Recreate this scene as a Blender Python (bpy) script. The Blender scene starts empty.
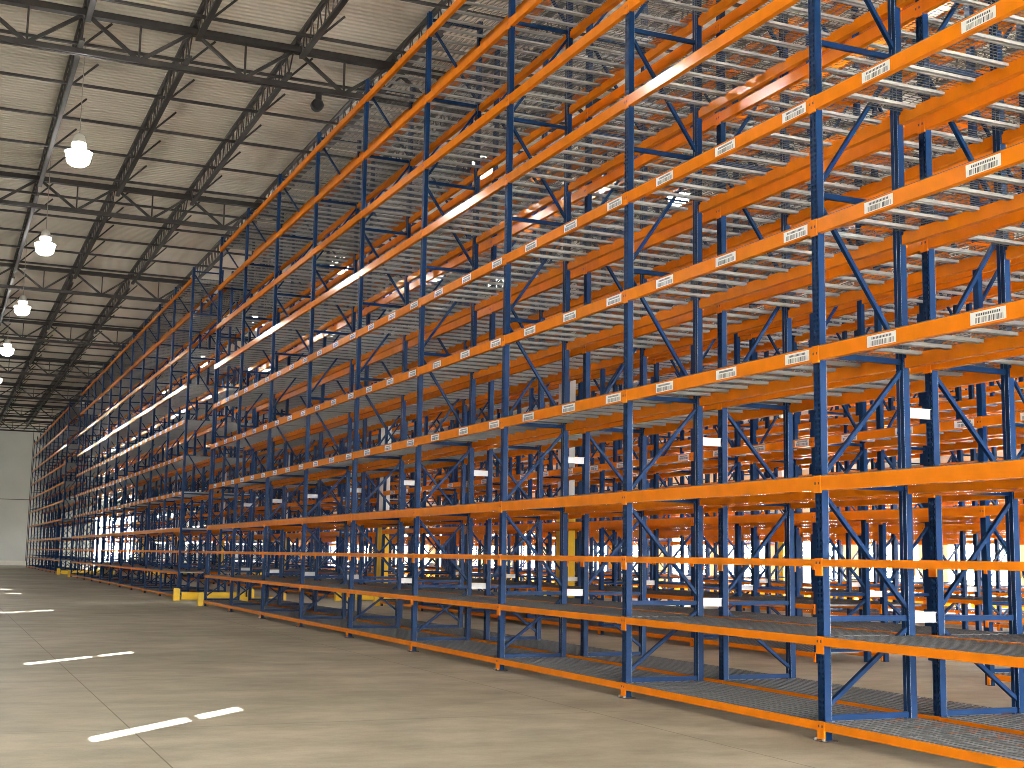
import bpy, math, random
from mathutils import Matrix, Vector
random.seed(7)
C = bpy.context.scene.collection

# ------------------------------------------------------------------ materials
def mat(name):
    m = bpy.data.materials.new(name); m.use_nodes = True
    return m, m.node_tree, m.node_tree.nodes['Principled BSDF']

def painted(name, col, rough, var=0.12, scale=6.0, metallic=0.0, spec=0.5, bump=0.0):
    m, nt, p = mat(name)
    tc = nt.nodes.new('ShaderNodeTexCoord')
    nz = nt.nodes.new('ShaderNodeTexNoise'); nz.inputs['Scale'].default_value = scale; nz.inputs['Detail'].default_value = 4
    nt.links.new(tc.outputs['Object'], nz.inputs['Vector'])
    rp = nt.nodes.new('ShaderNodeValToRGB')
    rp.color_ramp.elements[0].position = 0.3; rp.color_ramp.elements[1].position = 0.7
    rp.color_ramp.elements[0].color = tuple(c * (1 - var) for c in col) + (1,)
    rp.color_ramp.elements[1].color = tuple(min(1, c * (1 + var)) for c in col) + (1,)
    nt.links.new(nz.outputs['Fac'], rp.inputs['Fac'])
    nt.links.new(rp.outputs['Color'], p.inputs['Base Color'])
    mr = nt.nodes.new('ShaderNodeMapRange')
    mr.inputs['To Min'].default_value = rough * 0.85; mr.inputs['To Max'].default_value = rough * 1.15
    nt.links.new(nz.outputs['Fac'], mr.inputs['Value']); nt.links.new(mr.outputs['Result'], p.inputs['Roughness'])
    p.inputs['Metallic'].default_value = metallic
    p.inputs['Specular IOR Level'].default_value = spec
    return m

ORANGE = painted('orange_paint', (0.79, 0.218, 0.006), 0.17, 0.07, 5, spec=0.15)
BLUE = painted('blue_paint', (0.0024, 0.026, 0.092), 0.42, 0.10, 5, spec=0.15)
ZINC = painted('galvanised_steel', (0.36, 0.375, 0.37), 0.5, 0.08, 9, metallic=0.0)
WIRE = painted('galvanised_wire', (0.11, 0.116, 0.122), 0.5, 0.12, 9, metallic=0.2)
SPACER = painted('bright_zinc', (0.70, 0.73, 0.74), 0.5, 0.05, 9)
DARK = painted('dark_primer_steel', (0.024, 0.020, 0.018), 0.55, 0.2, 3)
JOIST = painted('grey_primer_steel', (0.060, 0.054, 0.050), 0.5, 0.2, 3)
YELLOW = painted('yellow_paint', (0.86, 0.56, 0.012), 0.42, 0.08, 4)
WHITE = painted('white_paint', (0.78, 0.77, 0.72), 0.6, 0.05, 2)
WALLM = painted('pale_concrete_paint', (0.60, 0.63, 0.625), 0.8, 0.05, 0.4)
BLACK = painted('black_plastic', (0.012, 0.012, 0.014), 0.5, 0.2, 8)
LABEL = painted('white_label', (0.94, 0.95, 0.94), 0.55, 0.02, 8)
INK = painted('label_ink', (0.05, 0.06, 0.08), 0.6, 0.1, 8)
PLATE = painted('dark_base_plate', (0.05, 0.035, 0.028), 0.5, 0.2, 8)
CORD = painted('pale_cord', (0.35, 0.33, 0.28), 0.6, 0.1, 8)

def floor_material():
    m, nt, p = mat('polished_concrete'); N, L = nt.nodes, nt.links
    tc = N.new('ShaderNodeTexCoord')
    def noise(scale, detail, rough=0.55, sx=1, sy=1):
        mp = N.new('ShaderNodeMapping'); mp.inputs['Scale'].default_value = (sx, sy, 1)
        L.new(tc.outputs['Object'], mp.inputs['Vector'])
        n = N.new('ShaderNodeTexNoise'); n.inputs['Scale'].default_value = scale; n.inputs['Detail'].default_value = detail
        n.inputs['Roughness'].default_value = rough
        L.new(mp.outputs['Vector'], n.inputs['Vector']); return n
    n1 = noise(0.22, 5); n2 = noise(1.3, 8, 0.68, 0.75, 1.15); n3 = noise(45, 3)
    r1 = N.new('ShaderNodeValToRGB'); e = r1.color_ramp.elements
    e[0].position, e[0].color = 0.36, (0.345, 0.327, 0.265, 1); e[1].position, e[1].color = 0.66, (0.470, 0.450, 0.380, 1)
    L.new(n1.outputs['Fac'], r1.inputs['Fac'])
    r2 = N.new('ShaderNodeValToRGB'); e = r2.color_ramp.elements
    e[0].position, e[0].color = 0.33, (0.74, 0.73, 0.71, 1); e[1].position, e[1].color = 0.62, (1.10, 1.10, 1.08, 1)
    L.new(n2.outputs['Fac'], r2.inputs['Fac'])
    mx = N.new('ShaderNodeMix'); mx.data_type = 'RGBA'; mx.blend_type = 'MULTIPLY'; mx.inputs['Factor'].default_value = 1
    L.new(r1.outputs['Color'], mx.inputs['A']); L.new(r2.outputs['Color'], mx.inputs['B'])
    r3 = N.new('ShaderNodeMapRange'); r3.inputs['To Min'].default_value = 0.88; r3.inputs['To Max'].default_value = 1.12
    L.new(n3.outputs['Fac'], r3.inputs['Value'])
    m2 = N.new('ShaderNodeMix'); m2.data_type = 'RGBA'; m2.blend_type = 'MULTIPLY'; m2.inputs['Factor'].default_value = 1
    L.new(mx.outputs['Result'], m2.inputs['A']); L.new(r3.outputs['Result'], m2.inputs['B'])
    # saw-cut joints in a square grid
    sp = N.new('ShaderNodeSeparateXYZ'); L.new(tc.outputs['Object'], sp.inputs['Vector'])
    def joint(axis, off, pitch):
        a = N.new('ShaderNodeMath'); a.operation = 'ADD'; a.inputs[1].default_value = -off; L.new(sp.outputs[axis], a.inputs[0])
        b = N.new('ShaderNodeMath'); b.operation = 'PINGPONG'; b.inputs[1].default_value = pitch / 2; L.new(a.outputs[0], b.inputs[0])
        c = N.new('ShaderNodeMath'); c.operation = 'LESS_THAN'; c.inputs[1].default_value = 0.007; L.new(b.outputs[0], c.inputs[0]); return c
    j1, j2 = joint('X', -5.7, 4.7), joint('Y', 3.0, 4.7)
    jm = N.new('ShaderNodeMath'); jm.operation = 'MAXIMUM'; L.new(j1.outputs[0], jm.inputs[0]); L.new(j2.outputs[0], jm.inputs[1])
    m3 = N.new('ShaderNodeMix'); m3.data_type = 'RGBA'; m3.inputs['B'].default_value = (0.13, 0.115, 0.08, 1)
    jf = N.new('ShaderNodeMath'); jf.operation = 'MULTIPLY'; jf.inputs[1].default_value = 0.7; L.new(jm.outputs[0], jf.inputs[0])
    L.new(jf.outputs[0], m3.inputs['Factor']); L.new(m2.outputs['Result'], m3.inputs['A'])
    L.new(m3.outputs['Result'], p.inputs['Base Color'])
    rr = N.new('ShaderNodeMapRange'); rr.inputs['To Min'].default_value = 0.42; rr.inputs['To Max'].default_value = 0.58; p.inputs['Specular IOR Level'].default_value = 0.05
    L.new(n2.outputs['Fac'], rr.inputs['Value']); L.new(rr.outputs['Result'], p.inputs['Roughness'])
    return m
FLOOR = floor_material()
DECKING = painted('roof_deck_paint', (0.66, 0.615, 0.53), 0.75, 0.08, 0.6, spec=0.25)
YARD = painted('outdoor_concrete', (0.6, 0.58, 0.54), 0.8, 0.08, 0.5)

def emission(name, col, strength):
    m = bpy.data.materials.new(name); m.use_nodes = True; nt = m.node_tree; nt.nodes.clear()
    e = nt.nodes.new('ShaderNodeEmission'); e.inputs['Color'].default_value = col + (1,); e.inputs['Strength'].default_value = strength
    o = nt.nodes.new('ShaderNodeOutputMaterial'); nt.links.new(e.outputs[0], o.inputs[0]); return m
ADDED_UPLIGHT = emission('added_uplight_glow', (1.0, 0.96, 0.90), 70.0)  # extra glow, added only to brighten the ceiling
LAMP = emission('lamp_lens_glow', (1.0, 0.96, 0.90), 85.0)

# ------------------------------------------------------------------ mesh helpers
class MB:
    def __init__(self): self.v, self.f, self.m, self.mats = [], [], [], []
    def mi(self, m):
        if m not in self.mats: self.mats.append(m)
        return self.mats.index(m)
    def quad(self, pts, m):
        b = len(self.v); self.v += [tuple(p) for p in pts]; self.f.append(tuple(range(b, b + len(pts)))); self.m.append(self.mi(m))
    def box(self, x0, x1, y0, y1, z0, z1, m):
        b = len(self.v); i = self.mi(m)
        self.v += [(x, y, z) for x in (x0, x1) for y in (y0, y1) for z in (z0, z1)]
        for f in ((0, 1, 3, 2), (4, 6, 7, 5), (0, 4, 5, 1), (2, 3, 7, 6), (0, 2, 6, 4), (1, 5, 7, 3)):
            self.f.append(tuple(b + k for k in f)); self.m.append(i)
    def bar(self, a, c, w, h, m, up=(0, 0, 1)):
        a, c = Vector(a), Vector(c); d = (c - a).normalized(); u = Vector(up)
        s = d.cross(u)
        if s.length < 1e-4: s = d.cross(Vector((1, 0, 0)))
        s.normalize(); t = s.cross(d).normalized(); b = len(self.v); i = self.mi(m)
        for p in (a, c):
            for q, r in ((-1, -1), (1, -1), (1, 1), (-1, 1)):
                self.v.append(tuple(p + s * (q * w / 2) + t * (r * h / 2)))
        for f in ((0, 1, 5, 4), (1, 2, 6, 5), (2, 3, 7, 6), (3, 0, 4, 7), (3, 2, 1, 0), (4, 5, 6, 7)):
            self.f.append(tuple(b + k for k in f)); self.m.append(i)
    def prism(self, prof, y0, y1, m):          # closed (x, z) profile pushed along y
        n = len(prof); b = len(self.v); i = self.mi(m)
        self.v += [(x, y0, z) for x, z in prof] + [(x, y1, z) for x, z in prof]
        for k in range(n):
            self.f.append((b + k, b + (k + 1) % n, b + n + (k + 1) % n, b + n + k)); self.m.append(i)
        self.f.append(tuple(b + k for k in range(n - 1, -1, -1))); self.m.append(i)
        self.f.append(tuple(b + n + k for k in range(n))); self.m.append(i)
    def lathe(self, prof, cx, cy, m, n=20):    # (r, z) profile turned about a vertical axis
        b = len(self.v); i = self.mi(m)
        for r, z in prof:
            for k in range(n):
                a = 2 * math.pi * k / n; self.v.append((cx + r * math.cos(a), cy + r * math.sin(a), z))
        for j in range(len(prof) - 1):
            for k in range(n):
                self.f.append((b + j * n + k, b + j * n + (k + 1) % n, b + (j + 1) * n + (k + 1) % n, b + (j + 1) * n + k)); self.m.append(i)
    def data(self, name, mirror=None):
        me = bpy.data.meshes.new(name)
        v, f = self.v, self.f
        if mirror is not None:
            v = [(mirror - x, y, z) for x, y, z in v]; f = [tuple(reversed(q)) for q in f]
        me.from_pydata(v, [], f)
        for m in self.mats: me.materials.append(m)
        me.polygons.foreach_set('material_index', self.m)
        me.update(); return me

def put(name, me, parent=None, loc=(0, 0, 0), rz=0.0):
    o = bpy.data.objects.new(name, me); C.objects.link(o); o.location = loc
    if rz: o.rotation_euler = (0, 0, rz)
    if parent is not None: o.parent = parent
    return o
def tag(o, label=None, cat=None, group=None, kind=None):
    if label: o['label'] = label
    if cat: o['category'] = cat
    if group: o['group'] = group
    if kind: o['kind'] = kind
    return o
def thing(name, label, cat, loc=(0, 0, 0), group=None):
    return tag(put(name, None, None, loc), label, cat, group)
def structure(name, mb, loc=(0, 0, 0)):
    return tag(put(name, mb.data(name), None, loc), kind='structure')

# ------------------------------------------------------------------ rack dimensions
BAY = 3.704
Y0 = 9.847                       # upright frame number 0 of the near section
DEPTH, FLUE, MODULE = 1.05, 0.28, 5.5
TOP = 11.263
PH = 0.05                        # half width of a post
LEV = [(0.132, 0.078, True), (0.886, 0.078, True), (1.594, 0.070, False), (2.321, 0.132, True), (3.535, 0.132, True), (4.750, 0.132, True),
       (5.966, 0.132, True), (7.187, 0.132, True), (8.415, 0.132, True), (9.632, 0.132, True), (10.847, 0.132, True)]
NAMES = ['first', 'second', 'third', 'fourth', 'fifth', 'sixth', 'seventh', 'eighth', 'ninth', 'tenth', 'eleventh', 'twelfth']

def post_mb(detail):
    q = MB(); z0, z1 = 0.01, TOP
    if detail:
        ys = [-.05, -.035, -.016, .016, .035, .05]
        for a in (0, 2, 4): q.quad([(0, ys[a], z0), (0, ys[a], z1), (0, ys[a + 1], z1), (0, ys[a + 1], z0)], BLUE)
        for a in (1, 3):
            z = z0
            while z < z1:
                h = min(z + 0.022, z1)
                q.quad([(0, ys[a], z), (0, ys[a], h), (0, ys[a + 1], h), (0, ys[a + 1], z)], BLUE); z += 0.05
        for a, b in ((-.05, -.047), (.047, .05)): q.box(0.0005, .075, a, b, z0, z1, BLUE)
        for a, b in ((-.05, -.006), (.006, .05)): q.box(.0735, .075, a, b, z0, z1, BLUE); q.box(.0715, .0735, a, b, z0, z1, SPACER)  # pale inner lining added so the post holes show as light dots
    else:
        q.box(0, .075, -PH, PH, z0, z1, BLUE)
    return q
def plate_mb():
    q = MB(); q.box(-.04, .11, -.085, .085, 0, .010, PLATE)
    for y in (-.062, .062): q.box(-.038, -.020, y - .012, y + .012, .010, .03, ZINC)
    return q
NODES_Z = [0.205, 1.09, 2.31, 3.53, 5.07, 6.60, 8.13, 9.66, 11.13]
def brace_mb(i):                 # i even: front low to rear high
    q = MB(); a, b = NODES_Z[i] + .10, NODES_Z[i + 1] - .09
    x0, x1 = .06, .99
    p0, p1 = ((x0, a), (x1, b)) if i % 2 == 0 else ((x1, a), (x0, b))
    q.bar((p0[0], 0, p0[1]), (p1[0], 0, p1[1]), .036, .046, BLUE, up=(0, 1, 0)); return q
def tie_mb():
    q = MB(); q.box(.075, .975, -.020, .020, -.026, .026, BLUE); return q
def beam_profile(h): return [(-.012, -h / 2), (-.012, h / 2), (.030, h / 2), (.030, h / 2 - .036), (.052, h / 2 - .036), (.052, -h / 2)]
def add_connector(q, h, y0, y1):
    t = h / 2 + .006; b = t - (.158 if h < .1 else .160)
    q.box(-.017, -.0005, y0, y1, b, t, ORANGE)
    yc = (y0 + y1) / 2
    q.box(-.019, -.016, yc - .009, yc + .009, -.012, .012, PLATE)
def beam_mb(h, merged):
    q = MB(); q.prism(beam_profile(h), PH + .0015, BAY - PH - .0015, ORANGE)
    if merged: add_connector(q, h, .001, PH); add_connector(q, h, BAY - PH, BAY - .001)
    return q
def connector_mb(h, far):
    q = MB(); add_connector(q, h, *((BAY - PH, BAY - .001) if far else (.001, PH))); return q
def label_mb(seed):
    rnd = random.Random(seed); q = MB(); w, h = .19, .05
    q.box(-.0135, -.0121, -w, w, -h, h, LABEL)
    def ink(y0, y1, z0, z1): q.box(-.0143, -.0134, y0, y1, z0, z1, INK)
    y = -w + .03
    while y < w - .045:
        t = rnd.choice((.004, .004, .007, .010))
        ink(y, y + t, -h + .008, -h + .052)
        y += t + rnd.choice((.005, .008, .012))
    y = -w + .06
    while y < w - .07:
        ink(y, y + .011, -h + .064, -h + .084); y += .019
    return q
def deck_mb(width, coarse):
    """wire mesh panel lying on the two beams, wire tops level with the beam tops (z = 0), channels under the wires"""
    q = MB(); hw = width / 2; t = .0055
    n = int(width / (.10 if coarse else .05))
    w1 = t * (1.5 if coarse else 1)
    for k in range(n + 1):
        y = -hw + width * k / n
        q.box(-.008, DEPTH + .008, y - w1 / 2, y + w1 / 2, .0005, .0005 + t, WIRE)
    m = 10
    for k in range(m + 1):
        x = .0 + DEPTH * k / m
        q.box(x - w1 / 2, x + w1 / 2, -hw, hw, .0005 + t, .0005 + 2 * t, WIRE)
    return q
def channel_mb():
    q = MB()
    q.box(.032, DEPTH - .032, -.024, .024, -.004, 0.0, ZINC)
    q.box(.032, DEPTH - .032, -.024, -.020, -.034, -.004, ZINC); q.box(.032, DEPTH - .032, .020, .024, -.034, -.004, ZINC)
    q.box(.032, DEPTH - .032, -.036, -.020, -.034, -.031, ZINC); q.box(.032, DEPTH - .032, .020, .036, -.034, -.031, ZINC)
    return q
def deck_whole_mb(width, coarse):
    q = deck_mb(width, coarse)
    c = channel_mb(); k = len(q.v)
    nch = 3 if width < 2 else 9
    for j in range(nch):
        y = -width / 2 + width * (j + .5) / nch
        b = len(q.v); q.v += [(vx, vy + y, vz) for vx, vy, vz in c.v]
        q.f += [tuple(b + i for i in f) for f in c.f]; q.m += [q.mi(ZINC)] * len(c.f)
    return q

M = {}
for side, mir in (('a', None), ('b', DEPTH)):
    for det in (0, 1):
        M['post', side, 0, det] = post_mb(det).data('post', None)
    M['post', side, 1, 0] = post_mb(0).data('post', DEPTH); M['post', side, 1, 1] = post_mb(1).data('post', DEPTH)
    M['plate', 0] = plate_mb().data('base_plate'); M['plate', 1] = plate_mb().data('base_plate', DEPTH)
    for i in range(len(NODES_Z) - 1): M['brace', side, i] = brace_mb(i).data('diagonal_brace', mir)
allb = MB()
for s, mir in (('a', None), ('b', DEPTH)):
    q = MB()
    for i in range(len(NODES_Z) - 1):
        c = brace_mb(i); b = len(q.v); q.v += c.v; q.f += [tuple(b + k for k in f) for f in c.f]; q.m += [q.mi(BLUE)] * len(c.f)
    for z in NODES_Z:
        q.box(.075, .975, -.018, .018, z - .023, z + .023, BLUE)
    M['bracing', s] = q.data('bracing', mir)
M['tie'] = tie_mb().data('horizontal_brace')
for h in (.078, .070, .132):
    for e, mir in ((0, None), (1, DEPTH)):
        M['beam', h, e, 0] = beam_mb(h, False).data('beam', mir); M['beam', h, e, 1] = beam_mb(h, True).data('beam', mir)
        for far in (0, 1): M['conn', h, e, far] = connector_mb(h, far).data('beam_connector', mir)
LABELS = [label_mb(s).data('barcode_label') for s in range(6)]
LABELS_B = [label_mb(s).data('barcode_label', DEPTH) for s in range(6)]
PANEL = (BAY - 2 * PH) / 3 - .012
M['panel'] = deck_whole_mb(PANEL, False).data('wire_deck')
M['deck'] = deck_whole_mb(BAY - 2 * PH - .012, True).data('wire_deck')
q = MB(); q.box(DEPTH + .001, DEPTH + FLUE - .001, -.012, .012, -.045, .045, SPACER); q.box(DEPTH + .001, DEPTH + FLUE - .001, -.03, .012, .045, .049, SPACER); q.box(DEPTH + .001, DEPTH + FLUE - .001, -.03, .012, -.049, -.045, SPACER)
M['spacer'] = q.data('row_spacer')

ROWN = ['front row', 'second row', 'third row', 'fourth row', 'fifth row']
def upright(root, side, y, detail):
    for e in (0, 1):
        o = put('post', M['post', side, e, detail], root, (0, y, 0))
        if detail: put('base_plate', M['plate', e], o)
    if detail:
        for i in range(len(NODES_Z) - 1): put('diagonal_brace', M['brace', side, i], root, (0, y, 0))
        for z in NODES_Z: put('horizontal_brace', M['tie'], root, (0, y, z))
    else:
        put('bracing', M['bracing', side], root, (0, y, 0))

def rack_bay(row, side, y, n, section, detail, last, skip_low=False, spacers=True, labels=0):
    """one bay: the upright frame at its near end (and at its far end in the last bay), two beams on each level, wire decks"""
    x = row * MODULE + (0 if side == 'a' else DEPTH + FLUE)
    half = 'aisle side' if side == 'a' else 'rear side'
    if row == 0: lab = 'blue-orange pallet rack bay, %s from near end, %s section, front row %s' % (NAMES[n], section, half)
    else: lab = 'blue-orange pallet rack bay, %s %s, level with %s front bay of %s section' % (ROWN[row], half, NAMES[n], section)
    r = thing('pallet_rack_bay', lab, 'pallet rack', (x, y, 0), 'pallet rack bays')
    upright(r, side, 0, detail)
    if last: upright(r, side, BAY, detail)
    if side == 'a' and spacers:
        for yy in ([0, BAY] if last else [0]):
            for z in (1.10, 3.04, 6.2, 9.3): put('row_spacer', M['spacer'], r, (0, yy, z))
    for li, (z, h, decked) in enumerate(LEV):
        if skip_low and li < 3: continue
        for e in (0, 1):
            b = put('beam', M['beam', h, e, 0 if detail == 1 else 1], r, (0, 0, z))
            if detail == 1:
                for far in (0, 1): put('beam_connector', M['conn', h, e, far], b)
            if labels and e == (0 if side == 'a' else 1) and li in (4, 5, 6):
                for j, yc in enumerate((.285, 1.51, 2.77)):
                    put('barcode_label', (LABELS if e == 0 else LABELS_B)[(n * 7 + li * 3 + j) % 6], b, (0, yc, 0))['label'] = 'white barcode label'
        if decked:
            zt = z + h / 2
            if detail == 1:
                for j in range(3): put('wire_deck', M['panel'], r, (0, PH + (PANEL + .012) * (j + .5), zt))
            else:
                put('wire_deck', M['deck'], r, (0, BAY / 2, zt))
    return r

SECTIONS = [('near', Y0 - BAY, 9), ('middle', 44.31, 10), ('far', 89.24, 9)]
HIDDEN = set()      # bays that nothing of can be seen
for row, side, n in ((1, 'a', 1), (1, 'b', 1), (2, 'a', 2), (2, 'b', 3), (3, 'a', 4), (3, 'b', 4), (4, 'a', 5), (4, 'b', 6)): HIDDEN |= {(row, side, 0, k) for k in range(n)}   # beyond the right edge of the view
BAYS = {}
for row in range(5):
    for side in 'ab':
        for si, (sec, ys, nb) in enumerate(SECTIONS):
            for n in range(nb):
                if (row, side, si, n) in HIDDEN: continue
                if row == 0: detail = 1 if si == 0 else 0
                else: detail = 0
                low = row > 0 and si == 0 and n == 2
                BAYS[row, side, si, n] = rack_bay(row, side, ys + n * BAY, n, sec, detail, n == nb - 1, low,
                                                  spacers=(row < 3 and si == 0), labels=(side == 'a' and (row == 0 and si < 2 or row == 1 and si == 0)))

# ------------------------------------------------------------------ yellow end guards
def guard(x, y, sgn, lab):
    r = thing('end_guard', lab, 'guard rail', (x, y, 0), 'yellow rack end guards')
    q = MB(); q.box(0.12, 2.24, -.03, .03, .03, .27, YELLOW); q.box(.12, 2.24, -.05, .05, .10, .20, YELLOW)
    put('rail', q.data('rail'), r)
    for xx in (-.04, 2.42):
        q = MB(); q.prism([(xx - .10, 0), (xx + .10, 0), (xx + .10, .36), (xx + .06, .40), (xx - .06, .40), (xx - .10, .36)], -.10, .10, YELLOW)
        put('guard_post', q.data('guard_post'), r)
    return r
for row in range(3):
    for (y, s, w) in ((39.48 + .22, 1, 'at the near side of the cross passage'), (44.31 - .22, -1, 'at the far side of the cross passage'), (81.35 + .22, 1, 'at the far end of the middle section'), (89.24 - .22, -1, 'at the near end of the far section')):
        guard(row * MODULE, y, s, 'yellow steel end guard of the %s, %s' % (ROWN[row], w))

# ------------------------------------------------------------------ building
XL, XR, YN, YF = -22.0, 27.5, -12.0, 137.0
ZC = 13.62
GY = [28.75 + 14.1 * n for n in range(-1, 8)]
q = MB(); q.quad([(XL, YN, 0), (XR, YN, 0), (XR, YF, 0), (XL, YF, 0)], FLOOR); structure('floor', q)
q = MB(); pitch, n = .20, int((YF - YN) / .20)
for k in range(n):
    y = YN + k * pitch
    prof = [(y, ZC), (y + .09, ZC), (y + .115, ZC + .045), (y + .175, ZC + .045), (y + .20, ZC)]
    for (a, za), (b, zb) in zip(prof, prof[1:]): q.quad([(XL, a, za), (XL, b, zb), (XR, b, zb), (XR, a, za)], DECKING)
q.box(XL - .3, XR + .3, YN - .3, YF + .3, ZC + .10, ZC + .3, DECKING)
structure('ceiling', q)

def wall_with_openings(name, axis, pos, a0, a1, z1, holes, thick, m):
    """wall across `axis` at pos; holes are (a0, a1, z0, z1)"""
    q = MB(); A = sorted({a0, a1} | {h[0] for h in holes} | {h[1] for h in holes})
    for s0, s1 in zip(A, A[1:]):
        hs = sorted([(h[2], h[3]) for h in holes if h[0] <= s0 + 1e-6 and h[1] >= s1 - 1e-6]); z = 0
        for lo, hi in hs + [(z1, z1)]:
            if lo - z > 1e-4:
                if axis == 'x': q.box(pos, pos + thick, s0, s1, z, lo, m)
                else: q.box(s0, s1, pos, pos + thick, z, lo, m)
            z = hi
    return structure(name, q)

def doorway(n, axis, pos, a0, a1, z1, m=WHITE):
    q = MB()
    if axis == 'x':
        q.box(pos - .06, pos + .02, a0 - .15, a0, 0, z1 + .15, m); q.box(pos - .06, pos + .02, a1, a1 + .15, 0, z1 + .15, m); q.box(pos - .06, pos + .02, a0, a1, z1, z1 + .15, m)
    else:
        q.box(a0 - .15, a0, pos - .06, pos + .02, 0, z1 + .15, m); q.box(a1, a1 + .15, pos - .06, pos + .02, 0, z1 + .15, m); q.box(a0, a1, pos - .06, pos + .02, z1, z1 + .15, m)
    structure('door_%d' % n, q)

dock = [(y, y + 3.4, 0.0, 3.3) for y in [10 + 5.0 * k for k in range(23)]]
wall_with_openings('wall_right', 'x', XR, YN, YF, ZC + .1, dock, .25, WALLM)
for k, d in enumerate(dock): doorway(k + 1, 'x', XR, d[0], d[1], d[3])
end_hole = [(7.2, 10.9, 0.0, 5.3)]
wall_with_openings('wall_far', 'y', YF, XL, XR, ZC + .1, end_hole, .25, WALLM)
doorway(len(dock) + 1, 'y', YF, 7.2, 10.9, 5.3)
q = MB()
for x in [XL + 7.6 * k for k in range(1, 8)]: q.box(x - .03, x + .03, YF - .012, YF, 0, ZC, JOIST)
structure('trim_1', q)
q = MB(); q.box(XL, XR, YF - .012, YF, 6.4, 6.46, JOIST); structure('trim_2', q)
q = MB(); q.box(XL, 3.2, YF - .05, YF, 0, .45, WHITE); structure('painted_floor_glare_far', q)  # white strip painted in for door daylight glaring off the far floor
ndock = [(x, x + 4.2, 0.0, 4.6) for x in (-9.0, -3.0, 3.0, 9.0)]
wall_with_openings('wall_near', 'y', YN - .25, XL, XR, ZC + .1, ndock, .25, WALLM)

# narrow high windows in the left wall: the low sun throws the pairs of light strips on the floor through them
SUN_EL = math.radians(27); SD = Vector((.663, .749, 0)).normalized()
sun_dir = Vector((SD.x * math.cos(SUN_EL), SD.y * math.cos(SUN_EL), -math.sin(SUN_EL)))
win = []
for (cx, cy) in ((-5.02, 13.05), (-5.08, 20.95), (-5.12, 36.2), (-5.1, 50.1), (-5.1, 55.3), (-5.1, 64.5), (-5.1, 71.6)):
    t = (cx - XL) / sun_dir.x
    yc, zc = cy - t * sun_dir.y, -t * sun_dir.z
    half = 1.66 * math.tan(SUN_EL)
    wy = .175
    win.append((yc - wy, yc + wy, zc - half, zc - .05)); win.append((yc - wy, yc + wy, zc + .05, zc + half))
wall_with_openings('wall_left', 'x', XL - .02, YN, YF, ZC + .1, win, .02, WALLM)
for k in range(len(win) // 2):
    (a0, a1, z0, _), (_, _, _, z1) = win[2 * k], win[2 * k + 1]
    q = MB(); m = WHITE; p = XL
    q.box(p, p + .03, a0 - .06, a0, z0 - .06, z1 + .06, m); q.box(p, p + .03, a1, a1 + .06, z0 - .06, z1 + .06, m)
    q.box(p, p + .03, a0, a1, z0 - .06, z0, m); q.box(p, p + .03, a0, a1, z1, z1 + .06, m)
    structure('window_%d' % (k + 1), q)
# yard outside the doors
q = MB(); q.quad([(XR + .2, YN - 40, -.05), (XR + 60, YN - 40, -.05), (XR + 60, YF + 60, -.05), (XR + .2, YF + 60, -.05)], YARD)
q.quad([(XL - 60, YN - 40, -.05), (XL - .1, YN - 40, -.05), (XL - .1, YF + 60, -.05), (XL - 60, YF + 60, -.05)], YARD)
q.quad([(XL - .1, YN - 40, -.05), (XR + .2, YN - 40, -.05), (XR + .2, YN - .2, -.05), (XL - .1, YN - .2, -.05)], YARD)
q.quad([(XL - .1, YF + .2, -.05), (XR + .2, YF + .2, -.05), (XR + .2, YF + 60, -.05), (XL - .1, YF + 60, -.05)], YARD); structure('ground_outside', q)
# low yellow kerb in front of the dock doors
q = MB()
y = 21.0
while y < 120:
    q.prism([(XR - 1.0, 0), (XR - .84, 0), (XR - .84, .36), (XR - 1.0, .36)], y, y + 2.9, YELLOW); y += 3.1
kb = tag(put('dock_kerb', q.data('dock_kerb')), 'low yellow kerb along the dock doors behind the racks', 'kerb')

# ------------------------------------------------------------------ columns
def column(x, y, lab):
    r = tag(put('column', None, None, (x, y, 0)), lab, 'column', 'building columns')
    q = MB(); q.box(-.105, .105, -.26, .26, 3.05, 12.3, WHITE); put('shaft', q.data('shaft'), r)
    q = MB(); q.box(-.115, .115, -.29, .29, 0, 3.05, YELLOW); q.box(-.110, .110, -.27, .27, 3.05, 3.09, YELLOW); s = put('column_guard', q.data('column_guard'), r); s['label'] = 'yellow lower wrap'
    return r
n = 0
WHERE = ['between the first racks behind the front row', 'in the cross passage of the second rack row', 'in the middle section of the second row', 'deeper in the middle section of the second row', 'far along the second row', 'at the far end of the second row']
for k, y in enumerate((28.75, 43.0, 57.0, 71.0, 85.1, 99.3)):
    column(MODULE + DEPTH + FLUE / 2, y, 'white building column with yellow base ' + WHERE[k])
for k, y in enumerate((43.0, 57.0, 71.0)):
    column(4 * MODULE + DEPTH + FLUE / 2, y, 'white building column with yellow base in the fifth rack row, %s from near end' % NAMES[k])

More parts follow.
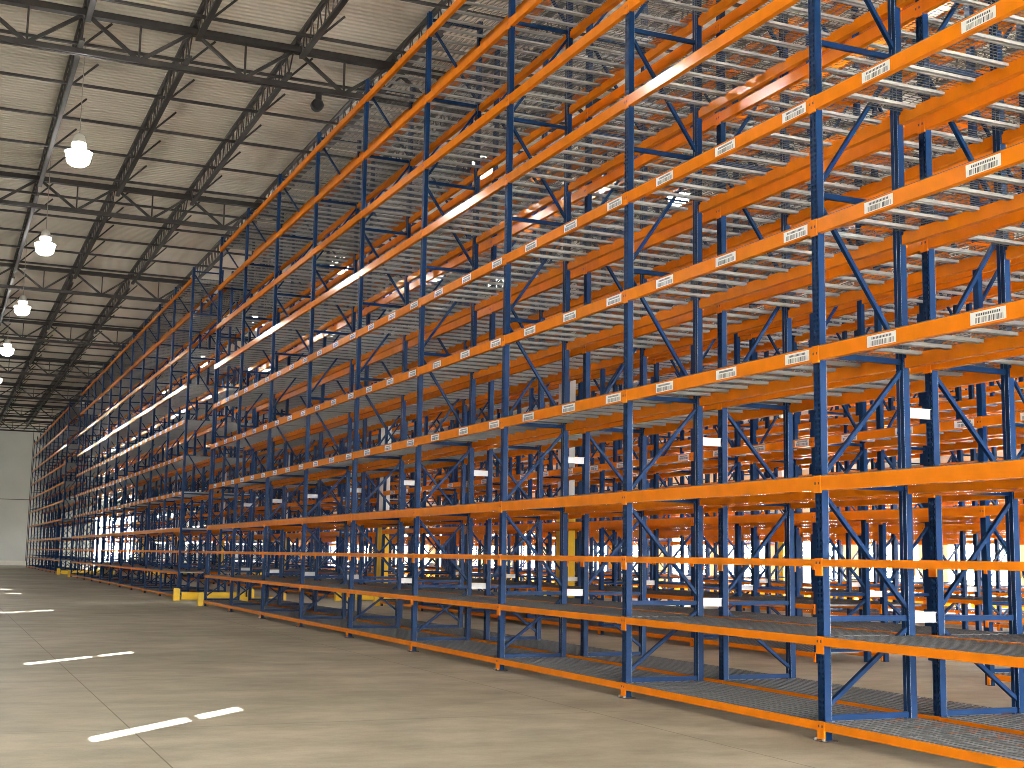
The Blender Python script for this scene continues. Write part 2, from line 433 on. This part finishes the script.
# ------------------------------------------------------------------ roof steel
JX0, JP = -0.48, 2.357
JXS = [JX0 + JP * k for k in range(-2, 9)]
ZGB, ZGT, ZJB, ZJT = 12.40, 13.30, 12.92, 13.53
GN = ['nearest one, above the top of the view', 'first one in view, with the round fixture'] + ['%s in view, counting from the nearest' % NAMES[k] for k in range(1, 8)]
for gi, y in enumerate(GY):
    r = thing('roof_girder', 'dark steel roof girder crossing the hall, %s' % GN[gi], 'girder', (0, y, 0), 'roof girders')
    x0, x1 = XL, XR
    for nm, z, w, h in (('bottom_chord', ZGB, .19, .12), ('top_chord', ZGT, .20, .15)):
        q = MB(); q.box(x0, x1, -w / 2, -.03, z - h / 2, z + h / 2, DARK); q.box(x0, x1, .03, w / 2, z - h / 2, z + h / 2, DARK); q.box(x0, x1, -.03, .03, z + (-h / 2 if nm == 'top_chord' else h / 2 - .02), z + (-h / 2 + .02 if nm == 'top_chord' else h / 2), DARK)
        put(nm, q.data(nm), r)
    for a in [JX0 + JP * k for k in range(-5, 9)]:
        if a > 12 and gi > 5: continue
        mid = a + JP / 2
        for p0, p1, w in (((a + .08, 0, ZGT - .06), (mid - .04, 0, ZGB + .05), .075), ((mid + .04, 0, ZGB + .05), (a + JP - .08, 0, ZGT - .06), .075)):
            q = MB(); q.bar(p0, p1, w, w, DARK); put('diagonal', q.data('diagonal'), r)
        q = MB(); q.bar((mid, 0, ZGB + .05), (mid, 0, ZGT - .06), .045, .045, DARK); put('vertical', q.data('vertical'), r)
# open-web joists between the girders
SPAN = 14.1
q = MB(); q.box(-.06, -.012, .55, SPAN - .55, -.035, .035, JOIST); q.box(.012, .06, .55, SPAN - .55, -.035, .035, JOIST); q.box(-.06, .06, .55, SPAN - .55, -.035, -.025, JOIST)
JB = q.data('bottom_chord')
q = MB(); q.box(-.06, -.012, -.05, SPAN + .05 - .11, -.035, .035, JOIST); q.box(.012, .06, -.05, SPAN + .05 - .11, -.035, .035, JOIST)
for y in (0.0, SPAN - .16): q.box(-.06, .06, y - .04, y + .12, -.14, -.035, JOIST)
JT = q.data('top_chord')
q = MB(); dz = ZJT - ZJB; y = .65
while y < SPAN - 1.05:
    q.bar((0, y, 0), (0, y + .26, dz), .024, .024, JOIST); q.bar((0, y + .40, 0), (0, y + .30, dz), .024, .024, JOIST); q.bar((0, y + .45, 0), (0, y + .30, dz), .024, .024, JOIST)
    y += .62
q.bar((0, .10, dz), (0, .66, 0), .03, .03, JOIST); q.bar((0, SPAN - .15, dz), (0, SPAN - .90, 0), .03, .03, JOIST)
JW = q.data('web')
def ordw(i): return NAMES[i] if i < len(NAMES) else str(i + 1) + 'th'
for ji, x in enumerate(JXS):
    for gi, y in enumerate(GY[:-1]):
        if x > 8 and gi > 5: continue
        r = thing('roof_joist', 'dark open-web roof joist, %s, %s' % (('%s line left of rack front' % NAMES[2 - ji]) if ji < 3 else ('%s line over the racks' % NAMES[ji - 3]), 'before the first girder' if gi == 0 else 'beyond the %s girder in view' % NAMES[gi - 1]), 'joist', (x, y, 0), 'open-web roof joists')
        put('bottom_chord', JB, r, (0, 0, ZJB)); put('top_chord', JT, r, (0, 0, ZJT)); put('web', JW, r, (0, 0, ZJB))
# bridging angles under the joists, each with short diagonal struts up to the deck
y, bi, gk = GY[0] + 1.4, 0, -1
q = MB(); q.bar((.06, 0, 0), (.66, 0, .62), .04, .05, DARK); STRUT = q.data('strut')
q = MB(); q.box(XL, XR, -.04, .04, -.006, .0, DARK); q.box(XL, XR, .019, .025, 0, .075, DARK); BRIDGE = q.data('bridging_angle')
while y < YF - 1:
    gk2 = sum(1 for g in GY if g < y) - 1
    if gk2 != gk: gk, bi = gk2, 0
    if min(abs(y - g) for g in GY) > .35:
        r = tag(put('bridging_angle', BRIDGE, None, (0, y, ZJB + .036)), 'thin dark bridging angle under the roof joists, %s %s' % (NAMES[bi], 'before the first girder' if gk == 0 else 'beyond the %s girder in view' % NAMES[gk - 1]), 'bridging', 'roof bridging angles')
        for x in JXS[:10]: put('strut', STRUT, r, (x, 0, 0))
        bi += 1
    y += 2.745

# ------------------------------------------------------------------ high-bay lamps
def lens_mb():
    q = MB(); q.lathe([(.02, 0), (.16, .02), (.25, .09), (.28, .20), (.29, .30), (.27, .36)], 0, 0, LAMP, 20); return q
LENS = lens_mb().data('lens')
q = MB(); q.lathe([(.32, .335), (.28, .37), (.20, .41), (.16, .44), (.155, .60), (.12, .74), (.05, .80), (.0, .80)], 0, 0, WHITE, 20); HOUSE = q.data('housing')
q = MB(); q.lathe([(.163, .47), (.163, .55)], 0, 0, ADDED_UPLIGHT, 20); UPL = q.data('added_uplight_ring')  # glowing ring added round the lamp neck to lift the ceiling
q = MB(); q.lathe([(.010, .80), (.010, ZC - 10.62)], 0, 0, CORD, 6); CORDM = q.data('cord')
def lamp(x, y, lab):
    r = thing('high_bay_lamp', lab, 'lamp', (x, y, 10.62), 'high-bay lamps')
    put('housing', HOUSE, r); put('lens', LENS, r); put('added_uplight_ring', UPL, r); put('cord', CORDM, r)
for k, y in enumerate((-1.0, 10.4, 21.0, 31.5, 41.8, 53.3, 65.1, 77, 89, 101, 113, 125)):
    lamp(-4.95, y, 'lit high-bay lamp hanging over the open aisle, ' + ('%s in view, counting from the nearest' % NAMES[k - 3] if k > 2 else '%s of those nearer than the view shows' % NAMES[k]))
for a, n0 in ((0, 6), (1, 6), (2, 5), (3, 5)):
    for k in range(n0):
        y = 16.0 + 12 * k
        lamp(a * MODULE + 3.95, y, 'lit high-bay lamp high above the aisle behind the %s, %s from near end' % (ROWN[a], NAMES[k]))
# small round fixture on the girder
r = thing('horn_speaker', 'small dark round fixture hanging from the roof girder above the front row', 'fixture', (.04, 28.75, 12.0))
q = MB(); q.lathe([(.0, -.10), (.13, -.10), (.145, -.07), (.145, .06), (.10, .10), (0, .10)], 0, 0, BLACK, 24)
body = put('body', q.data('body'), r, (0, -.12, 0)); body.rotation_euler = (math.radians(90), 0, 0)
q = MB(); q.box(-.02, .12, -.05, .0, .12, .34, BLACK); q.box(.0, .10, -.08, .0, .16, .26, BLACK); put('bracket', q.data('bracket'), r)

# ------------------------------------------------------------------ light
w = bpy.data.worlds.new('sky'); bpy.context.scene.world = w; w.use_nodes = True
bg = w.node_tree.nodes['Background']; bg.inputs['Color'].default_value = (1.0, 0.97, 0.93, 1); bg.inputs['Strength'].default_value = 56.0
s = bpy.data.lights.new('sun', 'SUN'); s.energy = 60; s.angle = math.radians(.12); s.color = (1, .96, .9)
so = bpy.data.objects.new('sun', s); C.objects.link(so); so.rotation_euler = sun_dir.to_track_quat('-Z', 'Y').to_euler()
def portal(name, loc, rot, sx, sy):
    l = bpy.data.lights.new(name, 'AREA'); l.shape = 'RECTANGLE'; l.size = sx; l.size_y = sy; l.cycles.is_portal = True
    o = bpy.data.objects.new(name, l); C.objects.link(o); o.location = loc; o.rotation_euler = rot
for d in dock: portal('door_daylight', (XR + .1, (d[0] + d[1]) / 2, d[3] / 2), (0, math.radians(90), 0), d[3], d[1] - d[0])
for d in ndock: portal('door_daylight', ((d[0] + d[1]) / 2, YN - .1, d[3] / 2), (math.radians(90), 0, 0), d[1] - d[0], d[3])
portal('door_daylight', (9.05, YF + .1, 2.65), (math.radians(-90), 0, 0), 3.7, 5.3)

# ------------------------------------------------------------------ camera
yaw, pitch, roll = math.radians(23.70164), math.radians(7.59996), math.radians(.94911)
f = Vector((math.sin(yaw) * math.cos(pitch), math.cos(yaw) * math.cos(pitch), math.sin(pitch)))
rt = Vector((math.cos(yaw), -math.sin(yaw), 0)); up = rt.cross(f)
R_ = rt * math.cos(roll) + up * math.sin(roll); U_ = -rt * math.sin(roll) + up * math.cos(roll)
cd = bpy.data.cameras.new('camera'); cam = bpy.data.objects.new('camera', cd); C.objects.link(cam)
cd.sensor_width = 36; cd.lens = 1296.8 / 1024 * 36; cd.clip_end = 600; cd.clip_start = .05
cam.matrix_world = Matrix(((R_.x, U_.x, -f.x, -7.43378), (R_.y, U_.y, -f.y, 0), (R_.z, U_.z, -f.z, 1.6), (0, 0, 0, 1)))
sc = bpy.context.scene; sc.camera = cam
vs = sc.view_settings; sc.display_settings.display_device = 'sRGB'
vs.view_transform = 'Standard'; vs.look = 'None'; vs.gamma = 1.0; vs.use_curve_mapping = False; vs.exposure = 0.57
sc.cycles.pixel_filter_type = 'BLACKMAN_HARRIS'; sc.cycles.filter_width = 0.9
